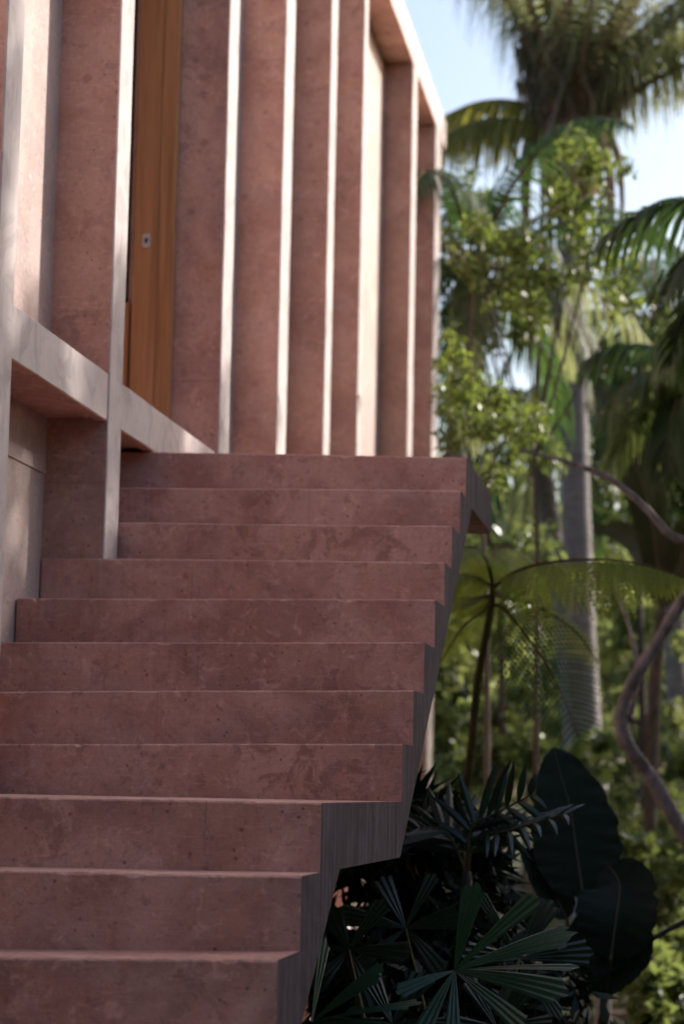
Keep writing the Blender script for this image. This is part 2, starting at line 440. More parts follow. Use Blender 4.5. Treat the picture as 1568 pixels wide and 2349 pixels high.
for i, n in enumerate(order):
    y0, z = NOSE[n][0], NOSE[n][1]
    y1 = NOSE[order[i+1]][0] if i+1 < len(order) else 10.255
    b = .0045
    top = [(y0, z-b, 1), (y0+b, z, 1), (y1, z, 1)]
    ysb = [y1]+[yy for yy in (9.315, 7.06, 5.80, 2.9) if y0 < yy < y1]+[y0]
    bot = [(yy, soffit(yy), 0) for yy in ysb]
    sec = top+bot
    s = slope(n)
    V, F, T = prism([(a, c+EYE) for a, c, _ in sec], 0, STN, .0005, shift=(lambda j: j < 3, lambda x, s=s: s*(x-XR)), jitmask=[1, 1, 0]+[0]*len(bot))
    nm = 'landing' if n == 0 else ('top_landing' if n == 8 else 'step')
    nsec = len(sec)
    for q in range(len(STN)):          # knocked corners and small chips along the nose
        if rng.random() < .03:
            dd = .002+rng.random()**2*.010
            for q2 in range(q, min(len(STN), q+int(rng.integers(1, 5)))):
                V[q2*nsec][2] -= dd*rng.random(); V[q2*nsec+1][1] += dd*.8*rng.random()
        wob = .0006*math.sin(STN[q]*5+n*2)
        V[q*nsec][2] += wob; V[q*nsec+1][2] += wob
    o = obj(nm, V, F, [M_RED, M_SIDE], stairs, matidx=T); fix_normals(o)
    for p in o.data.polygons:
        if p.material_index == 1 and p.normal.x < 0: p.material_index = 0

# ================================================================== GROUND
k = NT('garden_soil')
gcol = k.mix(k.ramp(k.noise(k.pos(), 1.4, 6, .6, .5), .4, .6), (.055, .04, .028), (.035, .05, .018))
M_SOIL = k.finish(gcol, .95, k.bump(k.noise(k.pos(), 9, 6), .8, .05), .1)
g = obj('ground', [(-300, -300, 0), (300, -300, 0), (300, 300, 0), (-300, 300, 0)], [(0, 1, 2, 3)], M_SOIL)
tag(g, kind='structure')

# ================================================================== PLANTS
def frond_geo(base, az_, elev, length, droop, lf_len, hang, n=46, lw=.045, gap=.12, twist=0.0):
    """feather palm frond: arching rachis + leaflets. returns rachis (V,F) and leaflets (V,F,tint)"""
    m = 18; pts = [np.array(base, float)]; e = elev; h = np.array([math.sin(az_), math.cos(az_), 0])
    sdv = np.array([math.cos(az_), -math.sin(az_), 0])
    for i in range(m):
        e -= droop/m*(.6+.9*i/m); pts.append(pts[-1]+(h*math.cos(e)+np.array([0, 0, math.sin(e)])+sdv*twist*i/m)*length/m)
    pts = np.array(pts); rad = np.linspace(.035, .006, m+1)*length/3.5
    RV, RF = tube(pts, rad, 6)
    V = []; F = []; T = []
    tn = np.gradient(pts, axis=0); tn /= np.linalg.norm(tn, axis=1)[:, None]
    for i in range(n):
        u = gap+(1-gap)*(i/(n-1)); q = u*m; k0 = min(int(q), m-1); fr = q-k0
        p = pts[k0]*(1-fr)+pts[k0+1]*fr; t = tn[k0]
        ll = lf_len*(math.sin(math.pi*min(1, .12+u*.86))**.6)*random.uniform(.85, 1.1)
        side = np.cross(t, [0, 0, 1]); side /= np.linalg.norm(side)+1e-9; upv = np.cross(side, t)
        for sg in (-1, 1):
            d = side*sg*.85+t*.55+upv*.25+np.array([random.gauss(0, .07) for _ in range(3)])
            d /= np.linalg.norm(d); cur = p.copy(); seg = 4; wv = np.cross(d, upv); wv /= np.linalg.norm(wv)+1e-9
            tv = np.clip(random.gauss(.5, .25), 0, 1); b0 = len(V)
            for s_ in range(seg+1):
                wd = lw*(1-.85*(s_/seg)**1.6)*.5
                V.append(cur+wv*wd); V.append(cur-wv*wd)
                d = d+np.array([0, 0, -hang/seg*(1+.5*s_)]); d /= np.linalg.norm(d); cur = cur+d*ll/seg
            for s_ in range(seg):
                F.append((b0+2*s_, b0+2*s_+1, b0+2*s_+3, b0+2*s_+2)); T.append(tv)
    return (RV, RF), (V, F, T)
def add_frond(parent, base, az_, elev, length, droop, lf_len, hang, mat, n=46, lw=.045, stem=None, name='frond', twist=0., gap=.12):
    (RV, RF), (V, F, T) = frond_geo(base, az_, elev, length, droop, lf_len, hang, n, lw, gap, twist)
    n0 = len(V); VV = np.vstack([np.array(V), np.array(RV)]); FF = list(F)+[tuple(i+n0 for i in f) for f in RF]
    mi = [0]*len(F)+[1]*len(RF)
    return obj(name, VV, FF, [mat, stem or M_FIBRE], parent, matidx=mi, tint=list(T)+[.5]*len(RF))

# --- tall coconut palm
Y0 = 24.0
TP = [at(1392, 2180, Y0), at(1362, 1850, Y0), at(1340, 1600, Y0), at(1322, 1200, Y0), at(1314, 900, Y0), at(1306, 650, Y0), at(1306, 430, Y0), at(1312, 300, Y0)]
TP[0][2] = 0
palm = empty('coconut_palm', TP[0], 'tall coconut palm with straight grey trunk and drooping crown, rising behind the house end', 'palm tree')
tp = spline(TP, 60); rr = np.interp(np.linspace(0, 1, 60), [0, .08, .8, .92, 1], [.22, .165, .145, .17, .2])*(1+.02*np.sin(np.arange(60)*2.1))
V, F = tube(tp, rr, 16, .012); obj('trunk', V, F, M_PALMBARK, palm, smooth=True)
crown = TP[-1]+np.array([0, 0, .3])
V, F = tube(spline([TP[-2]+np.array([0, 0, -.3]), TP[-2]+np.array([.02, 0, .3]), crown+np.array([0, 0, .4])], 14), [.15, .2, .26, .3, .33, .34, .35, .36, .35, .34, .32, .3, .26, .2], 14, .1)
obj('crown_fibre', V, F, M_FIBRE, palm)
for i in range(27):
    a = i*2.399+.4; e = 1.42-.5*(i/26)
    lft = math.sin(a) < 0
    if lft: e = max(e, 1.3)
    elif math.sin(a) > .5: e -= .2*(i/26)
    add_frond(palm, crown+np.array([math.sin(a)*.18, math.cos(a)*.18, .05-.012*i]), a, e, random.uniform(3.4, 4.3), (.7 if lft else 1.2)+.3*random.random(), 1.0, 2.0, L_PALM, 42, .034, gap=.05)
add_frond(palm, crown+np.array([-.1, -.1, -.2]), math.radians(-78), .66, 1.75, 1.5, .85, 2.8, L_PALMY, 44, .055)
add_frond(palm, crown+np.array([-.1, -.1, -.35]), math.radians(-105), .42, 1.6, 1.3, .8, 2.8, L_PALMY, 40, .055)
add_frond(palm, crown+np.array([.1, -.1, .0]), math.radians(75), .85, 2.3, 1.0, .95, 2.8, L_PALM, 44, .055)
add_frond(palm, crown+np.array([.1, .1, .1]), math.radians(110), .95, 2.6, 1.1, .95, 2.8, L_PALM, 44, .055)
for i in range(30):
    a = i*2.399+1.1
    add_frond(palm, crown+np.array([math.sin(a)*.25, math.cos(a)*.25, .5-.035*i]), a, random.uniform(1.3, 1.5), random.uniform(.6, .95), .7, .6, 3.5, L_DRY, 24, .05, name='dead_frond')
for i in range(9):   # hanging leaf sheaths
    a = i*.7+.2; p = crown+np.array([math.sin(a)*.3, math.cos(a)*.3, -.2])
    q = p+np.array([math.sin(a)*.22, math.cos(a)*.22, -.5]); r_ = q+np.array([math.sin(a)*.02, 0, -.7-.5*random.random()])
    V, F = tube(spline([p, q, r_], 10), np.linspace(.07, .02, 10), 6, .15); obj('sheath', V, F, M_FIBRE, palm)

# --- smaller palms
def small_palm(label, base, top, r0, nf, L, lf, mats, e0=1.3, e1=-.2, droop=1.6, hang=1.6, group=None, stem=M_PALMBARK, lw=.045, n=40, azs=None):
    root = empty('palm_tree', (base[0], base[1], 0), label, 'palm tree', group or 'smaller palms around the tall coconut palm')
    b = np.array([base[0], base[1], 0.]); V, F = tube(spline([b, (b+top)/2+np.array([.1, 0, 0]), top], 24), np.linspace(r0*1.3, r0, 24)*(1+.03*np.sin(np.arange(24)*2.4)), 12, .02)
    obj('trunk', V, F, stem, root, smooth=True)
    for i in range(nf):
        a = (i*2.399 if azs is None else math.radians(azs[i % len(azs)])+random.gauss(0, .12)); e = e0+(e1-e0)*(i/(nf-1))
        add_frond(root, np.array(top)+np.array([0, 0, .1]), a, e, L*random.uniform(.85, 1.1), droop, lf, hang, mats[i % len(mats)], n, lw)
    return root
small_palm('dark leafy palm behind the roof corner, its crown reaching the house wall', at(850, 1800, 21), at(1090, 640, 21), .10, 18, 2.6, .6, [L_DEEP, L_DEEP, L_PALM], 1.2, -.35)
p_ = at(1880, 800, 13); small_palm('big dark palm whose fronds hang in from the right edge of the photo', p_, at(1860, 600, 13), .13, 18, 1.25, .62, [L_DEEP], .9, -.5, 1.5, 1.2)
small_palm('shaded palm low behind the coconut trunk with hanging fronds', at(1345, 1800, 28), at(1235, 1010, 28), .12, 14, 2.6, .6, [L_DEEP, L_PALM], 1.0, -.4)
small_palm('dark palm far right with fronds hanging beside the bare branch', at(1560, 1800, 27), at(1500, 760, 27), .12, 16, 2.8, .65, [L_DEEP, L_DEEP, L_PALM], 1.1, -.6)

small_palm('dark drooping palm between the coconut trunk and the right edge', at(1690, 1800, 18.5), at(1610, 880, 18.5), .09, 18, 1.25, .55, [L_DEEP, L_MID, L_DEEP], 1.0, -.9, 1.6, 1.6)
# --- broadleaf trees
def limb(parent, pts, r0, r1, mat=M_DBARK, name='limb', sides=8, n=24):
    V, F = tube(spline(pts, n), np.linspace(r0, r1, n), sides, .05); return obj(name, V, F, mat, parent, smooth=True)
def broadleaf(name, label, Y, trunk, clumps, leaf, per, size, r0=.09, bark=M_DBARK, depth=.5, cat='tree', group=None, limbs=True, **kw):
    """clumps given as image coordinates (x,y, rx,ry in px) at depth Y"""
    base = at(*trunk[0], Y); root = empty(name, (base[0], base[1], 0), label, cat, group or {'leafy_tree': 'leafy trees around the coconut palm', 'bushy_tree': 'bushy trees at the back of the garden', 'shrub': 'shrubs at the back of the garden'}[name])
    pts = [np.array([base[0], base[1], 0.])]+[at(*t, Y) for t in trunk[1:]]
    limb(root, pts, r0, r0*.45, bark, 'trunk', 10, 30)
    px = Y/FPX; cl = []
    top = pts[-1]
    for (x, y, rx, ry, wt) in clumps:
        dy = random.uniform(-depth, depth); c = at(x, y, Y)+np.array([0, dy, 0])
        if limbs and random.random() < .7:
            s_ = pts[min(len(pts)-1, max(1, int(len(pts)*.7)))]
            limb(root, [s_, (s_+c)/2+np.array([0, 0, -.08]), c], r0*.35, .008, bark, 'limb', 6, 12)
        nsub = max(2, int(wt*5))
        for _ in range(nsub):
            u = rand_unit(1)[0]*rng.random()**.4
            cc = c+u*np.array([rx*px, depth*.6, ry*px]); q = .42
            cl.append((cc, (rx*px*q+.03, rx*px*q+.03, ry*px*q+.03), wt/nsub*1.0))
    V, F, T = cloud(cl, per, size, **kw)
    obj('crown', V, F, leaf, root, tint=T)
    return root
broadleaf('leafy_tree', 'sunlit tree with small yellow-green leaves in front of the coconut palm trunk', 17,
          [(1225, 1900), (1232, 1400), (1226, 1050), (1238, 780)],
          [(1345, 385, 55, 45, 1.6), (1310, 470, 60, 55, 2.2), (1400, 430, 50, 50, 1), (1350, 560, 60, 50, 1.8), (1200, 580, 70, 45, 2), (1250, 650, 90, 45, 2), (1180, 690, 70, 50, 1.6),
           (1120, 620, 60, 50, 1.3), (1225, 745, 50, 30, 1.0), (1420, 700, 50, 60, 1.2), (1430, 600, 60, 70, 1.2), (1080, 560, 50, 60, 1)],
          L_BRIGHT, 165, .072, .026)
broadleaf('leafy_tree', 'low bright green tree between the house corner and the coconut trunk', 15,
          [(1120, 1900), (1115, 1400), (1090, 1100)],
          [(1050, 900, 60, 50, 2), (1130, 900, 60, 40, 2), (1200, 950, 60, 50, 2), (1080, 980, 60, 50, 1.6), (1170, 1010, 70, 40, 1.8), (1030, 1080, 40, 60, 1), (1120, 1070, 60, 40, 1.2), (1030, 800, 40, 40, 1)],
          L_BRIGHT, 165, .062, .024)
broadleaf('leafy_tree', 'shaded green tree filling the gap behind the top landing', 21,
          [(1140, 1900), (1150, 1500), (1120, 1200)],
          [(1060, 460, 60, 80, 2), (1050, 700, 60, 90, 2), (1150, 780, 80, 50, 1.6), (1230, 1040, 80, 40, 1.2), (1060, 1180, 60, 50, 1.2), (1200, 1250, 90, 40, 1.4), (1100, 1400, 100, 80, 2)],
          L_MID, 170, .095, .04)
broadleaf('leafy_tree', 'dark green tree right of the coconut palm trunk', 26,
          [(1480, 1900), (1470, 1500), (1450, 1100)],
          [(1420, 900, 80, 90, 2), (1500, 1000, 90, 90, 2.2), (1400, 1080, 60, 70, 1.4), (1540, 1150, 80, 80, 2), (1440, 1200, 80, 60, 2), (1560, 900, 60, 80, 1.6), (1430, 780, 60, 60, 1.4), (1520, 760, 70, 70, 1.4)],
          L_MID, 200, .12, .06)

# --- understorey trees across the view, individual
k_ = 0
for (x, y, Y, wpx, hpx, lab, mt) in [
        (1060, 1500, 24, 110, 130, 'bushy light green tree right beside the stair flight', L_FAR),
        (1200, 1470, 30, 120, 150, 'bushy green tree behind the tree fern', L_FAR),
        (1440, 1480, 29, 110, 150, 'bushy green tree right of the palm trunk, behind the bent trunk', L_FAR),
        (1590, 1560, 27, 110, 170, 'bushy green tree at the right edge of the photo', L_FAR),
        (1120, 1720, 22, 130, 110, 'low dark shrub behind the foot of the tree fern', L_MID),
        (1480, 1800, 23, 130, 150, 'low green shrub under the bent trunk', L_MID),
        (1530, 2050, 19, 110, 150, 'green shrub at the right edge behind the broad dark leaves', L_MID),
        (1300, 1650, 32, 120, 120, 'pale green shrub behind the foot of the coconut trunk', L_FAR),
        (1500, 2280, 16, 110, 110, 'low leafy shrub in the bottom right corner', L_MID)]:
    cl = [(x+random.uniform(-1, 1)*wpx, y+random.uniform(-1, 1)*hpx, wpx*.45, hpx*.4, 1.3) for _ in range(10)]
    broadleaf('bushy_tree' if hpx > 125 and y < 1700 else 'shrub', lab, Y, [(x, 2100), (x+10, y+60), (x-10, y)], cl, mt, 300, .11, .035, depth=1.2, cat='tree' if hpx > 125 and y < 1700 else 'shrub')

# --- far wood: one uncountable mass
cl = []
for i in range(820):
    Y = random.uniform(33, 50); X = random.uniform(-16, 10)
    top = 6.2+1.6*math.sin(X*.9+Y)+random.uniform(-1, 1); z = random.uniform(.2, 1)**.7*top
    cl.append(((X, Y, z), (1.0, 1.0, .7), 1.0))
V, F, T = cloud(cl, 170, .24)
tag(obj('far_wood', V, F, L_FAR, tint=T), 'hazy sunlit wood closing the view behind the garden', 'wood', kind='stuff')

# --- bent bare tree at right
Y = 13.0
root = empty('bent_tree', (at(1760, 2000, Y)[0], Y, 0), 'bent bare trunk zigzagging in from the right edge with a long thin branch above', 'tree')
bp = spline([np.array([at(1760, 2000, Y)[0], Y, 0.]), at(1700, 2140, Y), at(1630, 2020, Y), at(1568, 1915, Y), at(1528, 1845, Y), at(1487, 1776, Y), at(1440, 1712, Y), at(1424, 1652, Y), at(1438, 1592, Y), at(1472, 1528, Y), at(1520, 1452, Y), at(1572, 1366, Y), at(1650, 1250, Y), at(1740, 1100, Y)], 110)
br = np.linspace(.050, .031, 110)*(1+.10*np.sin(np.arange(110)*.55)*np.sin(np.arange(110)*.21)+.09*rng.normal(size=110)*.6)
V, F = tube(bp, br, 12, .05); obj('trunk', V, F, M_BARK, root, smooth=True)
limb(root, [at(1700, 1170, Y), at(1630, 1235, Y), at(1545, 1232, Y), at(1480, 1165, Y), at(1400, 1100, Y), at(1310, 1062, Y), at(1240, 1045, Y), at(1190, 1032, Y-.1)], .030, .009, M_BARK, 'branch', 8, 50)
limb(root, [at(1445, 1650, Y), at(1462, 1540, Y+.2), at(1440, 1430, Y+.4), at(1400, 1330, Y+.6)], .02, .006, M_BARK, 'branch', 7, 20)

# --- tree fern
Y = 11.0
c = at(1131, 1348, Y); fb = at(1045, 2300, Y)
fern = empty('tree_fern', (fb[0], fb[1], 0), 'slender tree fern with a thin dark stem and arching feathery fronds beside the stairs', 'tree fern')
limb(fern, [np.array([fb[0], fb[1], 0.]), at(1050, 1950, Y), at(1076, 1760, Y), at(1096, 1560, Y), at(1122, 1420, Y), c], .025, .017, M_FERNBARK, 'stem', 10, 40)
def fern_frond(pts, w0, mat=L_FERN, flat=0.0, fall=.42, pw=.085):
    P = spline(pts, 40); tn = np.gradient(P, axis=0); tn /= np.linalg.norm(tn, axis=1)[:, None]
    V = []; F = []; T = []
    for i in range(4, 40, 2):
        u = (i-4)/35; wl = w0*.9*math.sin(math.pi*min(.97, .14+.84*u))**.8*random.uniform(.8, 1.1)
        side = np.cross(tn[i], [0, 0, 1]); side /= np.linalg.norm(side)+1e-9; s2_ = np.cross(tn[i], [0, 1, .2]); s2_ /= np.linalg.norm(s2_)+1e-9
        if side @ s2_ < 0: s2_ = -s2_
        side = side*(1-flat)+s2_*flat; side /= np.linalg.norm(side)
        for sg in (-1, 1):
            for sub in (0, 1.0):
                p = P[i]*(1-sub)+P[min(39, i+1)]*sub
                d = side*sg*.9+tn[i]*.3+np.array([0, 0, -fall]); d /= np.linalg.norm(d); cur = p.copy(); tv = np.clip(random.gauss(.5, .2), 0, 1)
                m = 13
                for j in range(m):
                    pl = w0*pw*(1-(j/m)**1.5)+.003; d2 = d+np.array([0, 0, -.035*j]); d2 /= np.linalg.norm(d2)
                    cur = cur+d2*wl/m
                    for s2 in (-1, 1):
                        e = tn[i]*s2+d2*.25; e /= np.linalg.norm(e); b0 = len(V); w_ = d2*wl/m*.42
                        V += [cur-w_, cur+w_, cur+e*pl+w_*.3+np.array([0, 0, -.2*pl])]; F.append((b0, b0+1, b0+2)); T.append(tv)
    RV, RF = tube(P, np.linspace(.011, .003, 40), 6); n0 = len(V)
    o = obj('frond', np.vstack([V, RV]), F+[tuple(a+n0 for a in f) for f in RF], [mat, M_FERNBARK], fern, matidx=[0]*len(F)+[1]*len(RF), tint=T+[.5]*len(RF))
def rel(*xyY): return [at(x, y, Y+d) for x, y, d in xyY]
fern_frond([c]+rel((1180, 1312, -.05), (1260, 1290, -.15), (1380, 1284, -.25), (1480, 1296, -.3), (1580, 1330, -.35)), .36, fall=1.0)
fern_frond([c]+rel((1128, 1290, .1), (1140, 1258, .3), (1180, 1262, .6), (1220, 1300, .9)), .22)
fern_frond([c]+rel((1118, 1290, -.1), (1090, 1258, -.25), (1040, 1262, -.4), (990, 1300, -.5)), .22)
fern_frond([c]+rel((1100, 1325, .0), (1060, 1318, -.05), (1010, 1340, -.1), (960, 1385, -.1)), .24, flat=.35, fall=.5, pw=.06)
fern_frond([c+np.array([0, 0, -.04])]+rel((1090, 1372, .1), (1040, 1374, .2), (990, 1400, .3)), .2)
fern_frond([c+np.array([0, 0, -.08])]+rel((1160, 1400, -.1), (1200, 1450, -.2), (1250, 1520, -.3), (1290, 1600, -.35), (1330, 1700, -.4)), .30, L_DEEP, flat=.85, fall=.1, pw=.05)
fern_frond([c+np.array([0, 0, -.04])]+rel((1170, 1372, .2), (1240, 1395, .5), (1320, 1450, .7), (1370, 1520, .9)), .22, flat=.4, pw=.06)
fern_frond([c+np.array([0, 0, -.05])]+rel((1110, 1400, .2), (1060, 1440, .4), (1010, 1520, .6)), .2, flat=.5, pw=.06)

# --- banana plant (olive leaf behind palm trunk)
def blade(parent, pts, width, mat, name='leaf', tilt=0.0, fold=.15, notches=0, face=None, n=26):
    """broad leaf blade: pts = midrib; width; face = direction the upper side looks to"""
    P = spline(pts, n); tn = np.gradient(P, axis=0); tn /= np.linalg.norm(tn, axis=1)[:, None]
    face = np.array([.1, -1, .4]) if face is None else np.array(face, float)
    V = []; F = []; K = 7
    for i in range(n):
        u = i/(n-1); wd = width*.5*(math.sin(math.pi*min(1, u**.8*1.0))**.55 if 0 < u < 1 else .02)
        sd = np.cross(tn[i], face); sd /= np.linalg.norm(sd); nn = np.cross(sd, tn[i])
        if nn @ face < 0: nn = -nn
        for j in range(-K, K+1):
            s_ = j/K; rip = .010*width*math.sin(i*2.1+j*.6)*abs(s_)
            V.append(P[i]+sd*wd*s_*(1+.03*random.gauss(0, 1)*(abs(j) == K))+nn*(fold*wd*abs(s_)+rip))
    W = 2*K+1
    for i in range(n-1):
        for j in range(W-1): F.append((i*W+j, i*W+j+1, (i+1)*W+j+1, (i+1)*W+j))
    RV, RF = tube(P, np.linspace(.02, .004, n)*max(width, .3), 6); n0 = len(V)
    return obj(name, np.vstack([V, RV]), F+[tuple(a+n0 for a in f) for f in RF], [mat, M_MIDRIB], parent,
               matidx=[0]*len(F)+[1]*len(RF), tint=list(np.clip(.5+.3*np.sin((np.arange(len(F))//14)*1.3)+.15*rng.normal(size=len(F)), 0, 1))+[.5]*len(RF), smooth=True)
k = NT('leaf_midrib'); M_MIDRIB = k.finish((.13, .10, .06), .6)
Y = 20.0
ban = empty('banana_plant', (at(1480, 2000, Y)[0], Y, 0), 'banana plant with a broad olive leaf leaning behind the coconut trunk', 'banana plant')
b0_ = np.array([at(1480, 2000, Y)[0], Y, 0.])
limb(ban, [b0_, at(1500, 1600, Y), at(1520, 1400, Y)], .07, .05, M_DBARK, 'stem', 10, 16)
for pts, wd in (([at(1520, 1400, Y), at(1490, 1180, Y), at(1430, 980, Y), at(1352, 850, Y)], .34), ([at(1520, 1400, Y), at(1590, 1200, Y), at(1660, 1050, Y), at(1740, 1000, Y)], .3),
                ([at(1520, 1400, Y), at(1500, 1300, Y+.4), at(1440, 1230, Y+.8), at(1360, 1210, Y+1.1)], .3)):
    blade(ban, pts, wd, L_BAN)

# --- strelitzia like plant, dark broad leaves
Y = 10.0
sp = at(1330, 2300, Y)
stre = empty('broad_leaf_plant', (sp[0], Y, 0), 'plant with huge dark oval leaves standing in the shade right of the stairs', 'plant')
def petiole(parent, pts, r=.014, mat=M_FERNBARK): limb(parent, pts, r, r*.6, mat, 'stalk', 7, 16)
g0 = np.array([sp[0], Y, 0.])
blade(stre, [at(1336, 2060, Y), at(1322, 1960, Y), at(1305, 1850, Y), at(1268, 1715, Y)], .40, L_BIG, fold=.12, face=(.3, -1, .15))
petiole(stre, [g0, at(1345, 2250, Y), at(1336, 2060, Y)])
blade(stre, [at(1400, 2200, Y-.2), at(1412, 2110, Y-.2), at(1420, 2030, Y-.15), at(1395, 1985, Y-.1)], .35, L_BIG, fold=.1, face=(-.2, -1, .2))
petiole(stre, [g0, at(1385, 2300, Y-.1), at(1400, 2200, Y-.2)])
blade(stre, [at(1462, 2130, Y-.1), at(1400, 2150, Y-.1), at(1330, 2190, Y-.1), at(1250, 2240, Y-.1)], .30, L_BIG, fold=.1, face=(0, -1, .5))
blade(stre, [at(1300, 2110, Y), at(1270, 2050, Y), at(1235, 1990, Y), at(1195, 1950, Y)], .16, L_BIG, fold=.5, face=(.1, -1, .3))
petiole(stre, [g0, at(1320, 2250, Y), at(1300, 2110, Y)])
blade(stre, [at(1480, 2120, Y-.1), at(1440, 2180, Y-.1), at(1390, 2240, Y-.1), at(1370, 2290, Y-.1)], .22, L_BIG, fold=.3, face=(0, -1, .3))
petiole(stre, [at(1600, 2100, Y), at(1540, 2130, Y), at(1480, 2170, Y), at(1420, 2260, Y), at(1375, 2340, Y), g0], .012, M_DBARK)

# --- small feather palm
Y = 8.3
fp = at(1085, 1895, Y)
fpr = empty('feather_palm', (fp[0]-.05, Y, 0), 'young feather palm with stiff narrow leaflets behind the landing edge', 'palm')
limb(fpr, [np.array([fp[0]-.05, Y, 0.]), at(1060, 2200, Y), at(1070, 2000, Y)], .03, .018, M_DBARK, 'stem', 8, 14)
bt = at(1070, 2010, Y)
def stiff_frond(root, pts, lf, n, lw, mat, face=(0, -1, .3), name='frond', spread=1.0):
    P = spline(pts, 30); tn = np.gradient(P, axis=0); tn /= np.linalg.norm(tn, axis=1)[:, None]; V = []; F = []; T = []
    for i in range(n):
        u = .2+.8*i/(n-1); q = u*29; k0 = min(28, int(q)); p = P[k0]*(1-(q-k0))+P[k0+1]*(q-k0); t = tn[k0]
        sd = np.cross(t, np.array(face, float)); sd /= np.linalg.norm(sd); nf = np.cross(sd, t)
        ll = lf*(math.sin(math.pi*min(.9, .25+.62*u)))*random.uniform(.9, 1.1)
        for sg in (-1, 1):
            d = sd*sg*spread+t*.75+nf*random.uniform(-.15, .15); d /= np.linalg.norm(d); w_ = np.cross(d, nf); w_ /= np.linalg.norm(w_); cur = p.copy(); b0 = len(V)
            prof = [.35, .9, 1, .9, .6, .12]
            for s_ in range(6):
                wd = lw*.5*prof[s_]; V += [cur+w_*wd, cur+nf*wd*.5, cur-w_*wd]; d = d+np.array([0, 0, -.06]); d /= np.linalg.norm(d); cur = cur+d*ll/5
            tv = np.clip(random.gauss(.5, .25), 0, 1)
            for s_ in range(5):
                a = b0+3*s_; F += [(a, a+1, a+4, a+3), (a+1, a+2, a+5, a+4)]; T += [tv, tv]
    RV, RF = tube(P, np.linspace(.008, .003, 30), 6); n0 = len(V)
    return obj(name, np.vstack([V, RV]), F+[tuple(a+n0 for a in f) for f in RF], [mat, M_FERNBARK], root, matidx=[0]*len(F)+[1]*len(RF), tint=T+[.4]*len(RF))
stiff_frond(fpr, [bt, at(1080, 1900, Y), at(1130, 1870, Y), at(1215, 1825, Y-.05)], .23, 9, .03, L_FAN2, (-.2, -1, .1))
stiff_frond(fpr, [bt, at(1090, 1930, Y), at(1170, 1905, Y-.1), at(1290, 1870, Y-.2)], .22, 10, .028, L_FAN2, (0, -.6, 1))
stiff_frond(fpr, [bt, at(1030, 1920, Y), at(970, 1900, Y), at(900, 1925, Y)], .26, 12, .04, L_BIG, (0, -.6, 1))
stiff_frond(fpr, [bt, at(1060, 1930, Y+.2), at(1030, 1880, Y+.4), at(960, 1880, Y+.6)], .3, 12, .045, L_BIG, (0, -.8, .7))

# --- fan palms
def fan_segment(hub, d, nrm, L, W, pleats, tv, V, F, T, droop=.1):
    d = d/np.linalg.norm(d); sd = np.cross(d, nrm); sd /= np.linalg.norm(sd); nn = np.cross(sd, d)
    rows = 12; cols = pleats*2; b0 = len(V); jag = [random.uniform(-.05, .04) for _ in range(cols+1)]
    for i in range(rows+1):
        u = i/rows
        for j in range(cols+1):
            s_ = j/cols*2-1; wd = W*.5*(.05+.95*u**.85)
            uu = u*(1+(jag[j] if i == rows else 0)-.06*abs(s_)*(i == rows)*2)
            p = hub+d*L*uu+sd*s_*wd+nn*((j % 2)*W*.055*min(1, u*2)-droop*L*uu*uu*0)+np.array([0, 0, -droop*L*uu*uu])
            V.append(p)
    for i in range(rows):
        for j in range(cols):
            a = b0+i*(cols+1)+j; F.append((a, a+1, a+cols+2, a+cols+1)); T.append(np.clip(tv+(.18 if j % 2 else -.12), 0, 1))
def fan_leaf(root, hub, segs, base, mat=L_FAN):
    """segs: (target point, width, pleats)"""
    V = []; F = []; T = []
    for tgt, W, pl, nrm in segs:
        W = W*1.25
        d = tgt-hub; fan_segment(hub, d, np.array(nrm, float), np.linalg.norm(d), W, pl, random.uniform(.3, .7), V, F, T, .06)
    o = obj('fan_leaf', V, F, mat, root, tint=T)
    V, F = tube(spline([base, (np.array(base)+hub)/2+np.array([.02, 0, .03]), hub], 14), np.linspace(.007, .004, 14), 6)
    obj('stalk', V, F, M_FERNBARK, root, smooth=True)
Y = 6.6
h = at(1042, 2227, Y)
fan = empty('fan_palm', (h[0], Y+.1, 0), 'fan palm with pleated blunt-ended green leaf fingers, standing at the right of the lower steps', 'palm', 'fan palms beside the stairs')
fb_ = np.array([h[0], Y+.1, .35])
limb(fan, [np.array([h[0], Y+.1, 0.]), fb_+np.array([0, 0, -.1]), fb_+np.array([0, 0, .1])], .022, .016, M_FIBRE, 'stem', 8, 12)
fan_leaf(fan, h, [(at(1090, 2012, Y-.02), .062, 4, (.3, -1, .2)), (at(1235, 2040, Y-.03), .050, 3, (.3, -1, .5)), (at(1318, 2122, Y-.05), .075, 4, (0, -.8, .8)),
                  (at(1300, 2262, Y-.2), .075, 4, (0, -1, .6)), (at(1210, 2349, Y-.2), .05, 3, (-.2, -1, .4)), (at(1035, 2400, Y-.15), .05, 3, (-.2, -1, .3)),
                  (at(1335, 2202, Y-.08), .03, 2, (0, -.6, 1)), (at(905, 2270, Y-.05), .05, 3, (0, -.8, .8)), (at(960, 2370, Y-.1), .05, 3, (0, -1, .5))], fb_)
def auto_fan(root, hub, base, R, n, a0, a1, face, W=.05, mat=L_FAN):
    face = np.array(face, float); face /= np.linalg.norm(face); u = np.cross(face, [0, 0, 1]); u /= np.linalg.norm(u); v = np.cross(u, face)
    segs = []
    for i in range(n):
        a = math.radians(a0+(a1-a0)*i/(n-1)+random.uniform(-5, 5)); d = u*math.cos(a)+v*math.sin(a)+face*random.uniform(-.05, .25)
        segs.append((hub+d*R*random.uniform(.82, 1.15), W*1.35*random.uniform(.6, 1.3), random.choice((3, 4, 4)), tuple(face+np.array([random.gauss(0, .15) for _ in range(3)]))))
    fan_leaf(root, hub, segs, base, mat)
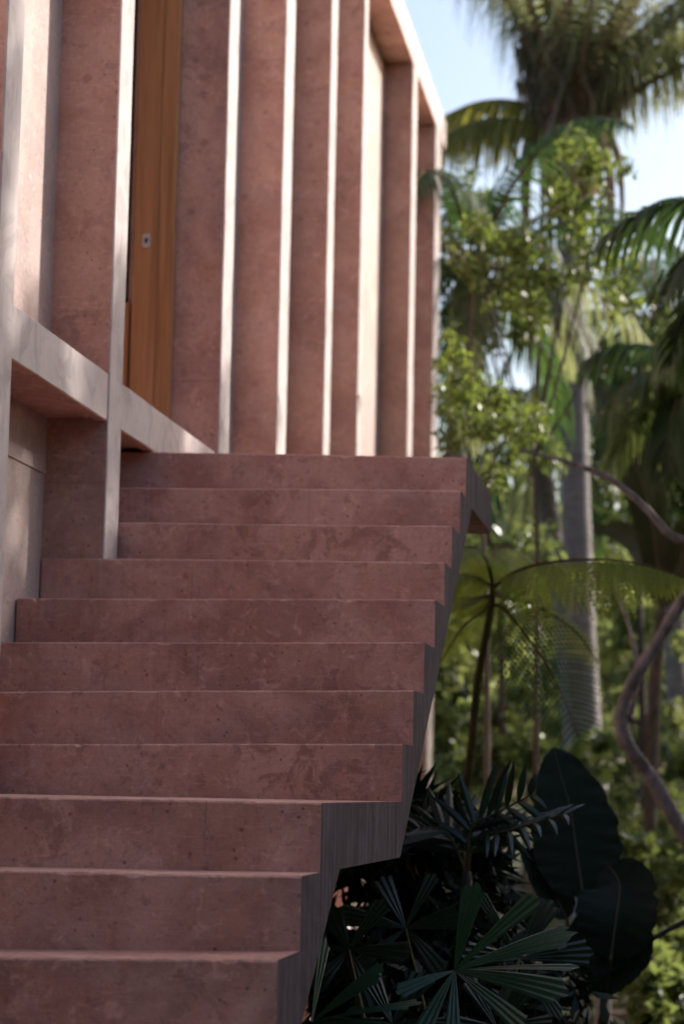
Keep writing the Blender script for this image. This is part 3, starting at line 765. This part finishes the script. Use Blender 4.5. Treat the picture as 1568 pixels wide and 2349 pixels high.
for hx, hy, yy, R, fc, a0, a1 in ((1190, 2200, 7.8, .24, (.3, -1, .4), -60, 240), (930, 2130, 7.9, .24, (-.2, -1, .6), -50, 220),
                          (1140, 2360, 7.4, .22, (.1, -1, .4), -60, 240)):
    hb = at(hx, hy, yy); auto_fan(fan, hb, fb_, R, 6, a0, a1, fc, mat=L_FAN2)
Y = 5.7
h2 = at(715, 2345, Y)
fan2 = empty('fan_palm', (h2[0]+.25, Y, 0), 'fan palm pressed against the side of the lowest visible steps, its pleated leaves catching light', 'palm', 'fan palms beside the stairs')
fb2 = np.array([h2[0]+.25, Y, .3])
limb(fan2, [np.array([h2[0]+.25, Y, 0.]), fb2+np.array([0, 0, -.1]), fb2+np.array([0, 0, .08])], .022, .016, M_FIBRE, 'stem', 8, 12)
fan_leaf(fan2, h2, [(at(885, 2205, Y-.05), .085, 5, (0, -.5, 1)), (at(965, 2284, Y-.1), .045, 3, (0, -.4, 1)), (at(900, 2400, Y-.15), .06, 4, (0, -.7, .8)), (at(745, 2140, Y+.2), .03, 3, (.5, -1, .2)),
                    (at(880, 2345, Y-.1), .06, 4, (0, -.6, .9)), (at(790, 2430, Y-.1), .05, 3, (0, -1, .4))], fb2)
for hx, hy, yy, R, fc in ((800, 2180, 7.3, .2, (-.2, -1, .5)), (900, 2350, 6.9, .2, (0, -1, .6))):
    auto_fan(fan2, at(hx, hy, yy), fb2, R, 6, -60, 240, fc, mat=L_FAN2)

# --- dark shrubs filling beneath
def shrub(label, x, y, Y, r, n, size, mat, **kw):
    c = at(x, y, Y); root = empty('shrub', (c[0], Y, 0), label, 'shrub', 'dark shrubs beneath the stairs')
    limb(root, [np.array([c[0], Y, 0.]), c*np.array([1, 1, .5]), c], .02, .008, M_DBARK, 'stem', 6, 8)
    cl = []
    for _ in range(14):
        u = rand_unit(1)[0]; cc = c+u*np.array(r)*.75; cc[2] = max(.1, cc[2]); cl.append((cc, (.16, .16, .14), 1))
    V, F, T = cloud(cl, n, size, **kw); obj('foliage', V, F, mat, root, tint=T)
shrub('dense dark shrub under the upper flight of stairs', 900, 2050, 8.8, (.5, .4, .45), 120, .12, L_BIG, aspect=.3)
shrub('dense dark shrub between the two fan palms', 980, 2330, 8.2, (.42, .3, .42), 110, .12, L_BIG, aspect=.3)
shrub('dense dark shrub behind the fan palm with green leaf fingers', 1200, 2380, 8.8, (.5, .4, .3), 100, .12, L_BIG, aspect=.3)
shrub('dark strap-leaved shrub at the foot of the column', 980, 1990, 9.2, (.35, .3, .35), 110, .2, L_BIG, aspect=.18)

# --- slender pale trunk
Y = 12.0
b = at(1384, 2500, Y); st_ = empty('slender_tree', (b[0], Y, 0), 'slender pale trunk standing behind the broad dark leaves', 'tree')
limb(st_, [np.array([b[0], Y, 0.]), at(1384, 2280, Y), at(1376, 2150, Y), at(1372, 2000, Y), at(1368, 1850, Y)], .055, .02, M_PALEBARK, 'trunk', 10, 20)

# --- shade trees out at the right, between the stairs and the sun
def shade_tree(label, base, c, R, n, size, mat, per=120, cr=.42):
    hg = 'hedge' in label
    root = empty('hedge' if hg else 'shade_tree', (base[0], base[1], 0), label, 'hedge' if hg else 'tree', 'added hedges out of shot blocking light from the right' if hg else 'shade trees out of shot')
    limb(root, [np.array([base[0], base[1], 0.]), np.array([base[0]+.1, base[1], c[2]*.5]), np.array(c)], .16, .06, M_BARK, 'trunk', 10, 20)
    cl = []
    for _ in range(n):
        u = np.array([random.uniform(-1, 1) for _ in range(3)]); cc = np.array(c)+u*np.array(R); cl.append((cc, (cr, cr, cr*.75), 1))
        if rng.random() < .15: limb(root, [np.array([base[0], base[1], c[2]*.55]), (np.array(c)+cc)/2-np.array([0, 0, .3]), cc], .04, .01, M_BARK, 'limb', 5, 8)
    V, F, T = cloud(cl, per, size); obj('crown', V, F, mat, root, tint=T)
shade_tree('dense tree out of shot right of the top landing', (5.5, 13.0), (5.4, 13.0, 5.75), (1.0, 1.9, 1.65), 145, .17, L_MID)
shade_tree('dense tree out of shot beyond the top landing', (5.8, 16.6), (5.5, 16.6, 5.55), (1.0, 1.8, 1.65), 125, .17, L_MID)
shade_tree('dense tree out of shot beside the lower steps', (5.5, 9.4), (5.4, 9.4, 5.0), (1.0, 1.9, 1.6), 120, .17, L_MID)
shade_tree('loose tall tree out of shot casting the dapples on the columns', (7.5, 14.4), (7.2, 14.4, 8.6), (.8, 2.9, .95), 84, .15, L_MID, 140, .34)
shade_tree('narrow tree out of shot shading the nearest column', (7.9, 12.9), (7.3, 13.3, 9.5), (.5, .75, .6), 26, .15, L_MID, 130, .32)
shade_tree('added dense tree out of shot dimming the end column of the house', (5.8, 24.8), (5.5, 24.8, 6.1), (1.0, 2.4, 1.4), 120, .18, L_MID)  # unseen tree, added to dim the lower part of the end column
for y, lab in ((6.5, 'added light-blocking hedge out of shot right of the lower steps'), (11.0, 'added light-blocking hedge out of shot right of the fern')):  # unseen hedges added to cut the low sky light on the stair side
    shade_tree(lab, (4.6, y), (4.6, y, 1.8), (.5, 2.2, 1.6), 110, .2, L_DEEP, 90, .4)
for i, (x, y) in enumerate(((-7, -6), (-3.5, -6.5), (0, -6), (3.5, -5.5), (6.5, -3.5), (7.5, 0.5), (7.2, 4.5))):  # unseen trees added around the camera to lower the skylight on the steps
    shade_tree(['added sky-blocking tree behind the photographer, farthest left', 'added sky-blocking tree behind the photographer, second from the left', 'added sky-blocking tree straight behind the photographer', 'added sky-blocking tree behind the photographer to the right',
                'added sky-blocking tree at the back right corner of the garden', 'added sky-blocking tree level with the photographer on the right', 'added sky-blocking tree right of the foot of the stairs'][i],
               (x, y), (x, y, 3.3), (1.7, 1.2, 3.0), 90, .26, L_DEEP, 90, .7)
